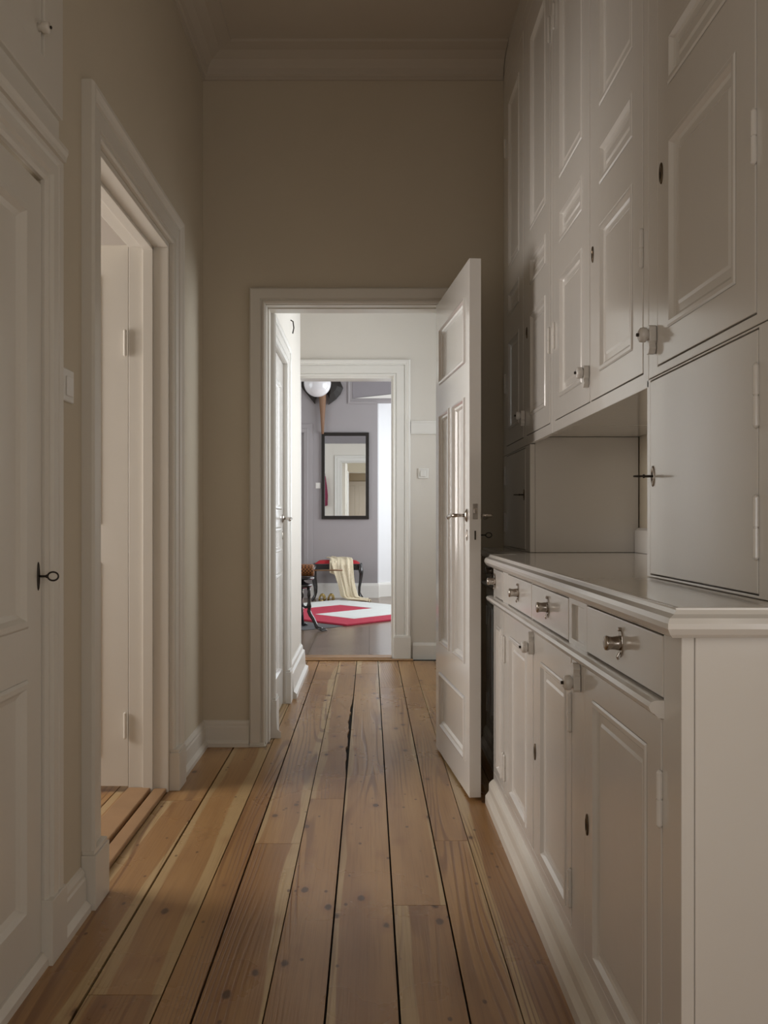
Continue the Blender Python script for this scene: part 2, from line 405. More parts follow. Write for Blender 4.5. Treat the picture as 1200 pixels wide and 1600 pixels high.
# hall
wall_x('wall_hall_left', -.60, -.497, 4.30, 6.20, 0, 3.3, 'white_wall', [(4.42, 5.11, 0, 2.02)])
wall_y('wall_hall_closet', 6.10, 6.20, -2.6, -.60, 0, 3.3, 'white_wall')
wall_x('wall_hall_side', -2.7, -2.6, 6.10, 6.74, 0, 3.3, 'white_wall')
wall_x('wall_hall_right', 1.7, 1.82, 4.30, 6.74, 0, 3.3, 'white_wall', [(4.7, 6.2, 1.0, 2.5)])
struct(obj('ceiling', MB().box(-2.7, 1.82, 4.30, 6.9, 3.3, 3.4), 'white_ceiling'))
wall_y('wall_hall_far', 6.74, 6.90, -3.1, 2.3, 0, 3.5, 'white_wall', [(-.56, .19, 0, 2.215)])
# far room
wall_x('wall_far_room_left', -3.12, -3.0, 6.90, 12.05, 0, 3.5, 'white_wall', [(8.2, 10.2, .9, 2.6)])
wall_x('wall_far_room_right', 2.2, 2.32, 6.90, 13.2, 0, 3.5, 'white_wall', [(8.6, 11.4, .8, 2.6)])
wall_y('wall_far_room_back', 12.05, 12.20, -3.1, .116, 0, 3.5, 'lilac')
struct(obj('wall_bay_lintel', MB().box(.116, 2.2, 12.05, 12.20, 2.74, 3.5), 'lilac'))
struct(obj('wall_bay_back', MB().prism([(.10, 12.2), (.10, 12.30), (1.2, 12.95), (2.2, 12.95), (2.2, 12.85), (1.24, 12.85), (.135, 12.2)],
       lambda x, y: (x, y, 0), lambda x, y: (x, y, 2.78)), 'bay'))
struct(obj('ceiling', MB().box(.1, 2.3, 12.2, 13.1, 2.78, 2.86), 'white_ceiling'))
struct(obj('ceiling', MB().box(-3.12, 2.32, 6.9, 12.2, 3.5, 3.6), 'white_ceiling'))
# grey frieze on the near side wall of the far room (seen in the mirror)
struct(obj('trim_1', MB().box(-3.0, 2.2, 6.90, 6.905, 2.58, 3.5), 'lilac_dark'))

# cornice
corn = [(0, 3.215), (.012, 3.215), (.014, 3.232), (.022, 3.236), (.030, 3.262), (.055, 3.292), (.10, 3.312), (.16, 3.318), (.163, 3.330), (0, 3.330)]
struct(obj('trim_2', MB().sweep([(.646, YE), (XL, YE), (XL, -1.5)], corn, lambda x, y, h: (x, y, h), side=-1), 'ceiling'))
# baseboards
base = [(0, 0), (.030, 0), (.030, .018), (.020, .028), (.016, .032), (.016, .092), (.012, .098), (.012, .108), (.006, .12), (0, .124)]
def baseboard(name, path, m='trim', side=1, prof=base): struct(obj(name, MB().sweep(path, prof, lambda x, y, h: (x, y, h), side=side), m))
baseboard('baseboard_left', [(XL, 3.60), (XL, YE), (-.579, YE)])
baseboard('baseboard_near_left', [(XL, 2.20), (XL, 2.40)])
baseboard('baseboard_closet', [(XL-.002, 1.15), (XL-.002, 2.108)], prof=[(0, 0), (.022, 0), (.022, .02), (.010, .034), (0, .036)])
tall = [(0, 0), (.055, 0), (.055, .03), (.036, .045), (.030, .15), (.018, .16), (.016, .185), (.006, .20), (0, .20)]
baseboard('baseboard_hall_left', [(-.497, 5.25), (-.497, 6.20), (-.60, 6.20)], 'white_trim', prof=tall)
baseboard('baseboard_hall_door', [(-.497, 4.303), (-.497, 4.306)], 'white_trim', prof=tall)
baseboard('baseboard_hall_far', [(.34, 6.74), (1.70, 6.74)], 'white_trim', prof=[(0, 0), (.02, 0), (.02, .11), (.01, .13), (0, .13)])
farb = [(0, 0), (.02, 0), (.02, .17), (.012, .2), (0, .205)]
baseboard('baseboard_far_room', [(-3.0, 12.05), (.116, 12.05), (.135, 12.2), (1.24, 12.85), (2.2, 12.85)], 'white_trim', prof=farb)

# casings
def casprof(w, t=.036):
    return [(0, 0), (0, .012), (.006, .018), (.016, .018), (.020, .012), (.024, .020), (w*.62, .020), (w*.66, .014), (w*.70, .024), (w*.78, t*.8), (w*.86, t), (w-.006, t), (w, t-.008), (w, 0)]
def casing_x(name, X, s, y0, y1, z1, wd, m='trim', t=.036, plinth=.165, zb=0.0):
    e = bpy.data.objects.new(name, None); C.objects.link(e); e.location = (X, (y0+y1)/2, 0); struct(e)
    o = obj('casing', MB().sweep([(y0, zb+plinth), (y0, z1), (y1, z1), (y1, zb+plinth)], casprof(wd, t), lambda a, b, h: (X+s*h, a, b), side=-1), m); inv(e, o)
    for a, b in ((y0-wd-.004, y0+.002), (y1-.002, y1+wd+.004)):
        p = MB(); x0, x1 = sorted((X, X+s*(t+.005))); p.box(x0, x1, a, b, zb, zb+plinth-.012)
        x0, x1 = sorted((X, X+s*t)); p.box(x0, x1, a+.004, b-.004, zb+plinth-.012, zb+plinth)
        inv(e, obj('plinth_block', p, m, bevel=.002))
    return e
def casing_y(name, Y, s, x0, x1, z1, wd, m='trim', t=.036, plinth=.165, prof=None):
    e = bpy.data.objects.new(name, None); C.objects.link(e); e.location = ((x0+x1)/2, Y, 0); struct(e)
    o = obj('casing', MB().sweep([(x0, plinth), (x0, z1), (x1, z1), (x1, plinth)], prof or casprof(wd, t), lambda a, b, h: (a, Y+s*h, b), side=-1), m); inv(e, o)
    for a, b in ((x0-wd-.004, x0+.002), (x1-.002, x1+wd+.004)):
        p = MB(); y0, y1 = sorted((Y, Y+s*(t+.005))); p.box(a, b, y0, y1, 0, plinth-.012)
        y0, y1 = sorted((Y, Y+s*t)); p.box(a+.004, b-.004, y0, y1, plinth-.012, plinth)
        inv(e, obj('plinth_block', p, m, bevel=.002))
    return e
casing_x('trim_3', XL, 1, 2.53, 3.47, 2.205, .122)
flat = [(0, 0), (0, .016), (.006, .020), (.012, .020), (.016, .014), (.020, .014), (.024, .026), (.068, .026), (.075, .020), (.075, 0)]
casing_y('trim_4', YE, -1, -.502, .345, 2.135, .075, t=.026, prof=flat, plinth=.02)
casing_x('trim_5', -.497, 1, 4.42, 5.11, 2.02, .11, 'white_trim', t=.028, plinth=.2)
casing_y('trim_6', 6.74, -1, -.56, .19, 2.215, .13, 'white_trim', t=.03, plinth=.19)
# jamb linings (left door, end door, hall door, far door)
def jamb_x(name, x0, x1, y0, y1, z1, m, t=.02):
    mb = MB(); mb.box(x0, x1, y0, y0+t, 0, z1); mb.box(x0, x1, y1-t, y1, 0, z1); mb.box(x0, x1, y0+t, y1-t, z1-t, z1)
    # door stop
    xm = (x0+x1)/2; mb.box(xm-.02, xm+.02, y0+t, y0+t+.012, 0, z1-t); mb.box(xm-.02, xm+.02, y1-t-.012, y1-t, 0, z1-t); mb.box(xm-.02, xm+.02, y0+t, y1-t, z1-t-.012, z1-t)
    return struct(obj(name, mb, m, bevel=.0015))
jamb_x('trim_7', -.965, -.806, 2.53, 3.47, 2.205, 'trim')
mb = MB(); mb.box(-.502, -.498, YE+.001, 4.31, 0, 2.135); mb.box(.341, .345, YE+.001, 4.31, 0, 2.135); mb.box(-.498, .341, YE+.001, 4.31, 2.131, 2.135)
mb.box(-.498, -.492, 4.22, 4.31, 0, 2.131); mb.box(-.492, .341, 4.22, 4.31, 2.126, 2.131)
struct(obj('trim_8', mb, 'trim', bevel=.0015))
mb = MB(); mb.box(-.56, -.545, 6.741, 6.899, 0, 2.2); mb.box(.175, .19, 6.741, 6.899, 0, 2.2); mb.box(-.56, .19, 6.741, 6.899, 2.2, 2.215)
struct(obj('trim_9', mb, 'white_trim'))
casing_y('trim_10', 6.905, 1, -.56, .19, 2.215, .13, 'white_trim', t=.03, plinth=.19)
# thresholds
mb = MB(); mb.box(-.862, -.812, 2.552, 3.448, 0, .018); mb.box(-.965, -.875, 2.552, 3.448, 0, .022)
struct(obj('trim_11', mb, 'thresh', bevel=.004))
mb = MB(); mb.box(-.56, .34, 6.66, 6.70, 0, .012); mb.box(-.545, .175, 6.70, 6.84, 0, .02)
struct(obj('trim_12', mb, 'thresh', bevel=.004))
baseboard('trim_13', [(-.486+.0, 4.31), (-.486, 4.3102)], 'trim') if False else None
# left room floor
def left_floor():
    bm = bmesh.new(); uvl = bm.loops.layers.uv.new('UVMap'); rl = bm.faces.layers.float.new('rnd')
    return
# hall wainscot panelling on the far wall
mb = MB(); mb.box(.325, 1.69, 6.728, 6.74, 1.77, 1.86); mb.box(.325, 1.69, 6.724, 6.74, 1.852, 1.866); mb.box(.325, 1.69, 6.726, 6.74, 1.762, 1.77)
struct(obj('trim_14', mb, 'white_trim', bevel=.002))
# window frames
def window_x(name, X, y0, y1, z0, z1, s):
    e = bpy.data.objects.new(name, None); C.objects.link(e); e.location = (X, (y0+y1)/2, z0); struct(e)
    m = MB()
    for a, b, c, d in ((y0, y0+.06, z0, z1), (y1-.06, y1, z0, z1), (y0+.06, y1-.06, z0, z0+.06), (y0+.06, y1-.06, z1-.06, z1), ((y0+y1)/2-.03, (y0+y1)/2+.03, z0+.06, z1-.06)):
        m.box(X-.025, X+.025, a, b, c, d)
    inv(e, obj('window_frame', m, 'white_trim', bevel=.004))
    inv(e, obj('pane', MB().box(X-.003, X+.003, y0+.06, y1-.06, z0+.06, z1-.06), 'glass'))
window_x('window_1', -2.95, 2.45, 3.6, .8, 2.2, 1)
window_x('window_fill_right', 1.145, -.8, .5, .7, 2.0, 1)  # made-up opening out of view, carries the right-hand fill
window_x('window_fill_left', -.875, -1.1, .2, .7, 2.0, 1)  # made-up opening out of view, carries the left-hand fill
window_x('window_2', 1.76, 4.7, 6.2, 1.0, 2.5, -1)
window_x('window_3', 2.26, 8.6, 11.4, .8, 2.6, -1)
window_x('window_4', -3.06, 8.2, 10.2, .9, 2.6, 1)
e = bpy.data.objects.new('window_fill_back', None); C.objects.link(e); e.location = (0, -1.66, .45); struct(e)  # made-up opening behind the camera, placed low for its fill light
m_ = MB()
for a, b, c, d in ((.10, .16, .45, 1.65), (.89, .95, .45, 1.65), (.16, .89, .45, .51), (.16, .89, 1.59, 1.65)): m_.box(a, b, -1.69, -1.63, c, d)
inv(e, obj('window_frame', m_, 'white_trim')); inv(e, obj('pane', MB().box(.16, .89, -1.662, -1.658, .51, 1.59), 'glass'))

# ------------------------------------------------------------------ panelled leaves and hardware
def leaf(W, H, T, panels, m, parent, name='door_leaf', back=False, prof=None, loc=(0, 0, 0), rz=0, pname='panel', bevel=.0015):
    """local: x across from 0..W, front face y=0 looking to -y, z up"""
    prof = prof or [(0, 0), (.005, -.005), (.014, -.006), (.020, .004), (.028, .010), (.032, .010)]
    holes = [(a, b, c, d) for a, b, c, d in panels]
    mb = MB()
    A = [0, W]; 
    slab_holes(mb, lambda a, b, k: (a, T*k, b), 0, W, 0, H, holes)
    o = obj(name, mb, m, bevel=bevel); o.parent = parent; o.location = loc; o.rotation_euler = (0, 0, rz)
    for a, b, c, d in panels:
        p = MB()
        for sgn, y0 in (((1, 0), (-1, T)) if back else ((1, 0),)):
            rings = []
            for i, y in prof:
                yy = y0+sgn*y
                rings.append([p.bm.verts.new(q) for q in ((a+i, yy, c+i), (b-i, yy, c+i), (b-i, yy, d-i), (a+i, yy, d-i))])
            for R0, R1 in zip(rings, rings[1:]):
                for j in range(4): p.bm.faces.new((R0[j], R0[(j+1) % 4], R1[(j+1) % 4], R1[j]))
            p.bm.faces.new(rings[-1])
        if not back: p.poly([(a, T*.9, c), (a, T*.9, d), (b, T*.9, d), (b, T*.9, c)])
        q = obj(pname, p, m, recalc=False); q.parent = o
    return o
NEG = -PI/2   # faces -X, local x runs toward the camera
POS = PI/2    # faces +X, local x runs away from the camera

def hinge(parent, loc, h=.085, m='cab', r=.0055):
    mb = MB()
    mb.lathe([(0, -h/2-.006), (r*.7, -h/2-.003), (r, -h/2), (r, -.0015), (r*.75, -.001), (r*.75, .001), (r, .0015), (r, h/2), (r*.7, h/2+.003), (0, h/2+.006)], seg=12)
    o = obj('hinge', mb, m, shade=False); o.parent = parent; o.location = loc; return o
def keyhole(parent, loc, m='bronze', h=.048, w=.020):
    """oval escutcheon, local frame: outward = -y"""
    mb = MB(); T = Matrix.Rotation(PI/2, 4, 'X')
    mb.lathe([(w/2*.98, 0), (w/2, .0015), (w/2*.86, .003), (w/2*.55, .003), (w/2*.5, .001)], T, seg=20, sx=1, sy=h/w)
    o = obj('keyhole_plate', mb, m, shade=True); o.parent = parent; o.location = loc
    k = MB(); k.lathe([(0, .0034), (.0032, .0034), (.0032, .0030)], T, seg=10); k.box(-.0014, .0014, -.0034, -.0030, -.011, 0)
    q = obj('keyhole', k, 'hole'); q.parent = o; return o
def key(parent, loc, L=.035, ring=.013, m='iron', vertical=True):
    """shaft runs along -y out of the lock, bow ring stands upright"""
    mb = MB(); mb.tube([(0, .002, 0), (0, -L, 0)], .0028, seg=8)
    mb.lathe([(.0045, 0), (.0045, .003)], Matrix.Translation((0, -L+.004, 0)) @ Matrix.Rotation(PI/2, 4, 'X'), seg=10)
    pts = [(0, -L-ring*.95-ring*math.cos(t), ring*.8*math.sin(t)) if vertical else (ring*.8*math.sin(t), -L-ring*.95-ring*math.cos(t), 0) for t in [2*PI*i/20 for i in range(20)]]
    mb.tube(pts, .0022, seg=6, closed=True)
    o = obj('key', mb, m, shade=True); o.parent = parent; o.location = loc; return o
def cup_pull(parent, loc):
    T = Matrix.Rotation(PI/2, 4, 'X')
    mb = MB()
    pl = [(0, .034), (.004, .028), (.009, .024), (.014, .016), (.016, .0), (.014, -.016), (.009, -.022), (.004, -.026), (0, -.032)]
    pts = pl + [(-x, z) for x, z in pl[-2:0:-1]]
    mb.prism(pts, lambda x, z: (x, 0, z), lambda x, z: (x, -.003, z))
    mb.tube([(0, -.004, -.020), (0, -.009, -.030), (0, -.006, -.036)], .0028, seg=8)
    mb.lathe([(.0045, 0), (.0045, .008)], Matrix.Translation((0, 0, .030)) @ T, seg=10)
    o = obj('pull_plate', mb, 'steel', bevel=.0008); o.parent = parent; o.location = loc
    c = MB(); c.lathe([(.0165, .003), (.0155, .010), (.0140, .020), (.0150, .028), (.0165, .032), (.0155, .036), (.008, .038), (0, .038)], T, seg=24)
    q = obj('pull_knob', c, 'steel', shade=False); q.parent = o
    for p in q.data.polygons: p.use_smooth = True
    return o
def catch(parent, loc, m='cab', flip=False):
    """painted rim catch with a barrel knob, outward = -y"""
    mb = MB(); pl = [(-.012, -.020), (-.016, -.014), (-.016, .016), (-.011, .022), (-.015, .032), (-.007, .044), (.007, .044), (.015, .032), (.011, .022), (.016, .016), (.016, -.014), (.012, -.020)]
    if flip: pl = [(x, -z) for x, z in pl]
    mb.prism(pl, lambda x, z: (x, 0, z), lambda x, z: (x, -.016, z))
    o = obj('catch_plate', mb, m, bevel=.0015); o.parent = parent; o.location = loc
    k = MB(); k.lathe([(.012, .014), (.012, .017), (.0165, .020), (.0175, .026), (.0165, .032), (.012, .035), (0, .036)], Matrix.Rotation(PI/2, 4, 'X'), seg=20)
    q = obj('catch_knob', k, m, shade=True); q.parent = o
    k = MB(); k.lathe([(.004, .035), (.004, .041), (0, .042)], Matrix.Rotation(PI/2, 4, 'X'), seg=10); k = obj('catch_pin', k, 'iron'); k.parent = o; return o

# ------------------------------------------------------------------ cabinets on the right
XB, XU = .475, .648
CAB = 'cab'
def carcass(parent, x0, x1, y0, y1, z0, z1, name='carcass', m=CAB):
    o = obj(name, MB().box(x0, x1, y0, y1, z0, z1), m, bevel=.002); inv(parent, o); return o
def frame(parent, X, y0, y1, z0, z1, holes, t=.02, name='face_frame', m=CAB):
    o = obj(name, slab_holes(MB(), lambda a, b, k: (X+t*k, a, b), y0, y1, z0, z1, holes), m, bevel=.0015); inv(parent, o); return o
G = .003
def cab_door(parent, X, y0, y1, z0, z1, panels, keyside=None, keyz=None, hingeside=None, hz=(), key_=False, prof=None, T=.018, hh=.085, plate='bronze', out=.0, kin=.026):
    """y0<y1 world; panels given as (ya,yb,za,zb) world"""
    W, H = y1-y0-2*G, z1-z0-2*G
    P = [(y1-G-b, y1-G-a, c-z0-G, d-z0-G) for a, b, c, d in panels]
    piv = bpy.data.objects.new('door', None)
    o = leaf(W, H, T, P, CAB, None, name='door', prof=prof)
    o.rotation_euler = (0, 0, NEG); o.location = (X-out, y1-G, z0+G)
    inv(parent, o)
    bpy.data.objects.remove(piv)
    if keyside:
        lx = kin if keyside == 'far' else W-kin
        keyhole(o, (lx, 0, keyz-z0-G), plate)
        if key_: key(o, (lx, 0, keyz-z0-G), L=.024, ring=.010, vertical=False)
    for z in hz:
        lx = -.001 if hingeside == 'far' else W+.001
        hinge(o, (lx, -.003, z-z0-G), h=hh)
    return o
raised = [(0, 0), (.004, -.003), (.012, -.003), (.018, .006), (.024, .009), (.040, .009), (.046, .006), (.050, .006)]
plainp = [(0, 0), (.003, -.002), (.012, -.002), (.022, .008), (.028, .010)]

# base cabinet
bc = thing('base_cabinet', 'long cream painted base cabinet with a row of drawers over panelled doors along right wall', 'cabinet', (.78, 2.3, 0))
drawers = [(1.389, 1.879), (2.048, 2.512), (2.518, 2.95), (3.06, 3.262)]
doors_b = [(1.395, 1.90), (2.02, 2.487), (2.493, 3.0), (3.03, 3.262)]
frame(bc, XB, 1.31, 3.29, .10, .915, [(a, b, .802, .908) for a, b in drawers] + [(a, b, .135, .772) for a, b in doors_b] + [(1.905, 2.02, .815, .895)])
carcass(bc, XB+.021, 1.085, 1.31, 3.29, 0, .915)
carcass(bc, .566, 1.085, 3.291, 3.318, 0, .915, name='end_filler')
inv(bc, obj('pilaster_panel', MB().box(XB+.008, XB+.0205, 1.89, 2.03, .81, .90), CAB))
for i, (a, b) in enumerate(drawers):
    d = obj('drawer', MB().box(G, b-a-G, 0, .0185, 0, .100), CAB, bevel=.002); d.rotation_euler = (0, 0, NEG); d.location = (XB-.001, b, .805); inv(bc, d)
    pu = cup_pull(d, ((b-a)/2+(.015 if i == 0 else 0) if i < 3 else .030, 0, .056)); pu.scale = (.86, .86, .86)
dp = [(1.47, 1.83, .155, .71), (2.075, 2.385, .16, .70), (2.60, 2.915, .16, .70), (3.10, 3.21, .16, .70)]
for i, ((a, b), p) in enumerate(zip(doors_b, dp)):
    cab_door(bc, XB-.001, a, b, .135, .772, [p], keyside='far' if i < 2 else None, keyz=.43, hingeside='near' if i in (0, 1, 3) else 'far', hz=(.64, .228), prof=raised, plate='bronze')
for y, z in ((1.945, .725), (2.49, .725)):
    k = catch(None, (0, 0, 0)); k.rotation_euler = (0, 0, NEG); k.location = (XB-.001, y, z); inv(bc, k)
midm = [(0, .772), (.010, .774), (.016, .780), (.022, .784), (.026, .792), (.022, .799), (.014, .802), (0, .802)]
pathb = [(XR-.01, 1.31), (XB, 1.31), (XB, 3.29), (.562, 3.29)]
midshort = [(XB, 1.385), (XB, 3.29), (.562, 3.29)]
inv(bc, obj('rail_moulding', MB().sweep(midshort, midm, lambda x, y, h: (x, y, h), side=-1), CAB))
pl = [(0, 0), (.028, 0), (.028, .030), (.022, .040), (.016, .052), (.016, .078), (.012, .088), (.004, .098), (0, .102)]
inv(bc, obj('plinth', MB().sweep([(XB, 1.31), (XB, 3.29), (.562, 3.29)], pl, lambda x, y, h: (x, y, h), side=-1), 'trim'))
# recessed wing at the far end
rc = thing('corner_cabinet', 'set-back cream base cabinet hidden in shade behind the open door', 'cabinet', (.8, 3.7, 0))
frame(rc, .565, 3.3195, YE-.002, .10, .915, [(3.36, 3.72, .802, .908), (3.36, 3.72, .135, .772), (3.76, 4.1, .135, .772), (3.76, 4.1, .802, .908)])
carcass(rc, .586, 1.085, 3.3195, YE-.002, 0, .915)
for a, b in ((3.36, 3.72), (3.76, 4.1)):
    d = obj('drawer', MB().box(G, b-a-G, 0, .0185, 0, .100), CAB, bevel=.002); d.rotation_euler = (0, 0, NEG); d.location = (.564, b, .805); inv(rc, d); cup_pull(d, ((b-a)/2, 0, .055))
    cab_door(rc, .564, a, b, .135, .772, [(a+.07, b-.07, .16, .70)], prof=raised, hingeside='far', hz=(.64, .228))
inv(rc, obj('rail_moulding', MB().sweep([(.565, 3.3215), (.565, YE-.002)], midm, lambda x, y, h: (x, y, h), side=-1), CAB))
inv(rc, obj('plinth', MB().sweep([(.565, 3.3215), (.565, YE-.002)], pl, lambda x, y, h: (x, y, h), side=-1), 'trim'))

# countertop with rolled nose
ct = thing('countertop', 'cream painted wooden countertop with rolled edge on top of the base cabinets', 'countertop', (.78, 2.3, .915))
ax, ay0, ay1, bx = .462, 1.297, 3.303, .552
mb = MB().prism([(XR-.002, ay0), (ax, ay0), (ax, ay1), (bx, ay1), (bx, YE-.002), (XR-.002, YE-.002)], lambda x, y: (x, y, .917), lambda x, y: (x, y, .960))
inv(ct, obj('top_board', mb, CAB))
nose = [(0, .917), (.010, .917), (.014, .922), (.018, .930), (.018, .940), (.014, .948), (.006, .952), (.002, .953), (-.006, .958), (-.012, .9605), (-.016, .9605), (-.016, .955), (0, .950)]
mb = MB().sweep([(XR-.002, ay0), (ax, ay0), (ax, ay1), (bx, ay1), (bx, YE-.002)], [(0, .917), (.008, .916), (.013, .921), (.018, .930), (.018, .938), (.014, .946), (.004, .951), (.0, .957), (-.006, .9606), (-.010, .9606), (-.010, .950)], lambda x, y, h: (x, y, h), side=-1)
o = obj('nosing', mb, CAB); inv(ct, o)

# small cupboards standing on the counter
def small_cup(label, y0, y1, z1, dy0, dy1, keyz, hs, hzs, fz):
    t = thing('counter_cupboard', label, 'cupboard', (.85, (y0+y1)/2, .961))
    frame(t, XU, y0, y1, .961, z1, [(dy0, dy1, .966, fz)])
    carcass(t, XU+.021, XR-.005, y0, y1, .961, z1)
    d = cab_door(t, XU-.001, dy0, dy1, .966, fz, [], keyside='far', keyz=keyz, hingeside='near', hz=hzs, key_=True, plate='steel', hh=.10, kin=.020)
    return t
small_cup('plain flat-fronted cream cupboard with a key, on the near end of the countertop', 1.31, 2.008, 1.417, 1.432, 1.985, 1.192, 'near', (1.30, 1.08), 1.413)
t = thing('counter_cupboard', 'shaded flat-fronted cream cupboard with a key, on far end of countertop behind open door', 'cupboard', (.85, 3.8, .961))
frame(t, XU, 3.47, YE-.002, .961, 1.398, [(3.57, 4.08, .966, 1.392)])
carcass(t, XU+.021, XR-.005, 3.47, YE-.002, .961, 1.426)
cab_door(t, XU-.001, 3.57, 4.08, .966, 1.392, [], keyside='near', keyz=1.197, hingeside='far', hz=(1.3, 1.08), key_=True, plate='bronze', kin=.022)
# strip at the back of the alcove
tag(obj('alcove_skirting', MB().sweep([(XR-.002, 2.012), (XR-.002, 3.466)], [(0, .961), (.02, .961), (.02, 1.05), (.008, 1.06), (0, 1.06)], lambda x, y, h: (x, y, h), side=-1), CAB, bevel=.001), 'low cream skirting strip along the back of the open alcove above countertop', 'skirting')

# upper cabinets
ztop = 3.215
def upper(label, y0, y1, zb, doors, cz=1.427):
    t = thing('wall_cupboard', label, 'cupboard', (.86, (y0+y1)/2, zb))
    z0, z1 = 1.437, 3.15
    frame(t, XU, y0, y1, zb, ztop, [(a, b, z0, z1) for a, b, *_ in doors])
    carcass(t, XU+.021, XR-.005, y0, y1, cz, ztop)
    for a, b, pa, pb, ks, hs in doors:
        cab_door(t, XU-.001, a, b, z0, z1, [(pa, pb, 1.51, 1.92), (pa, pb, 2.035, 2.145), (pa, pb, 2.255, 3.03)], keyside=ks, keyz=1.86, hingeside=hs, hz=(1.735, 2.85), prof=plainp if pb-pa < .2 else raised)
    return t
u1 = upper('tall cream wall cupboard with one wide panelled door, nearest to camera, above flat-fronted cupboard', 1.31, 1.995, 1.419, [(1.44, 1.935, 1.52, 1.865, 'far', 'near')])
u2 = upper('tall cream wall cupboard with two panelled doors over the open alcove', 1.997, 3.045, 1.400, [(2.035, 2.52, 2.115, 2.42, 'far', 'near'), (2.526, 3.005, 2.62, 2.93, None, 'far')])
u3 = upper('tall cream wall cupboard in the far corner, half in shade of open door', 3.047, YE-.002, 1.400, [(3.085, 3.56, 3.165, 3.46, 'far', 'near'), (3.62, 4.08, 3.72, 4.0, None, 'far')])
struct(obj('trim_20', MB().box(XU, 1.088, 1.31, YE-.002, 3.216, 3.329), CAB))
for u, y, z in ((u1, 1.952, 1.500), (u2, 2.545, 1.515), (u3, 3.592, 1.515)):
    k = catch(None, (0, 0, 0), flip=True); k.rotation_euler = (0, 0, NEG); k.location = (XU-.0015, y, z+.012); inv(u, k)

# ------------------------------------------------------------------ left closet door + overhead cupboard
e = bpy.data.objects.new('door_1', None); C.objects.link(e); e.location = (XL, 1.66, 0); struct(e)
W1 = 2.106-1.205
l1 = leaf(W1, 1.875, .03, [(.12, W1-.085, .80, 1.795), (.12, W1-.085, .12, .68)], 'trim', None, prof=[(0, 0), (.006, -.006), (.018, -.006), (.028, .006), (.040, .012), (.05, .012)])
l1.rotation_euler = (0, 0, POS); l1.location = (XL+.003, 1.205, .037); inv(e, l1)
kh = keyhole(l1, (W1-.022, 0, .964-.045), 'iron', h=.07, w=.014); key(l1, (W1-.022, -.002, .964-.045), L=.022, ring=.013)
casing = [(0, 0), (0, .010), (.008, .016), (.020, .016), (.026, .024), (.050, .026), (.056, .018), (.064, .024), (.086, .026), (.094, .022), (.096, 0)]
ce = bpy.data.objects.new('trim_15', None); C.objects.link(ce); ce.location = (XL, 1.66, 0); struct(ce)
inv(ce, obj('casing', MB().sweep([(1.2, .16), (1.2, 1.925), (2.108, 1.925), (2.108, .16)], casing, lambda a, b, h: (XL+h, a, b), side=-1), 'trim'))
inv(ce, obj('plinth_block', MB().box(XL, XL+.031, 2.106, 2.208, 0, .16), 'trim', bevel=.002))
inv(ce, obj('hood_moulding', MB().prism([(XL, 2.0), (XL+.034, 2.0), (XL+.036, 2.012), (XL+.040, 2.022), (XL+.040, 2.032), (XL, 2.040)], lambda x, z: (x, 1.15, z), lambda x, z: (x, 2.190, z)), 'trim'))
inv(ce, obj('frieze_board', MB().box(XL, XL+.012, 1.15, 2.20, 2.022, 2.11), 'trim'))
oc = thing('overhead_cupboard', 'small cream cupboard door with a latch above the left closet door', 'cupboard', (XL, 1.6, 2.11))
o = obj('face_frame', slab_holes(MB(), lambda a, b, k: (XL+.024*(1-k), a, b), 1.15, 2.196, 2.11, 3.2, [(1.2, 2.07, 2.205, 3.145)]), 'trim', bevel=.002); inv(oc, o)
W2 = .862
l2 = leaf(W2, .932, .02, [(.09, W2-.11, .10, .83)], 'trim', None, name='door', prof=[(0, 0), (.006, -.005), (.016, -.005), (.026, .006)])
l2.rotation_euler = (0, 0, POS); l2.location = (XL+.018, 1.204, 2.209); inv(oc, l2)
k = MB(); k.lathe([(.010, 0), (.008, .006), (.012, .010), (.014, .020), (.012, .026), (0, .028)], Matrix.Rotation(PI/2, 4, 'X'), seg=18)
q = obj('latch_knob', k, 'trim', shade=True); q.parent = l2; q.location = (W2-.018, 0, .055)
k = MB(); k.lathe([(.0035, .028), (.004, .031), (0, .033)], Matrix.Rotation(PI/2, 4, 'X'), seg=10); q2 = obj('latch_pin', k, 'iron'); q2.parent = q

e = bpy.data.objects.new('door_5', None); C.objects.link(e); e.location = (-.35, -1.6, 0); struct(e)
l5 = leaf(.78, 2.15, .03, [(.10, .34, .15, .75), (.44, .68, .15, .75), (.10, .34, .9, 2.03), (.44, .68, .9, 2.03)], 'white_trim', None)
l5.rotation_euler = (0, 0, PI); l5.location = (.03, -1.565, .01); inv(e, l5)
# light switch on the left wall
sw = thing('light_switch', 'white light switch on the left wall beside closet casing', 'switch', (XL, 2.285, 1.448))
inv(sw, obj('switch_plate', MB().box(XL, XL+.008, 2.245, 2.325, 1.405, 1.492), 'plastic', bevel=.003))
inv(sw, obj('rocker', MB().box(XL+.008, XL+.013, 2.262, 2.308, 1.420, 1.472), 'plastic', bevel=.002))

# left doorway leaf, opened into the left room
e = bpy.data.objects.new('door_2', None); C.objects.link(e); e.location = (-.97, 3.45, 0); struct(e)
l = leaf(.86, 2.17, .04, [(.11, .75, .12, .9), (.11, .75, 1.05, 2.05)], 'trim', None)
# front faces -y (towards camera); hinge at the jamb, runs to -x
l.location = (-.967-.86, 3.452, .024); inv(e, l)
for z in (.27, 1.80):
    h = MB(); h.lathe([(0, -.055), (.007, -.05), (.007, .05), (0, .055)], seg=12); hh = obj('hinge', h, 'trim'); hh.location = (-.976, 3.441, z); inv(e, hh)

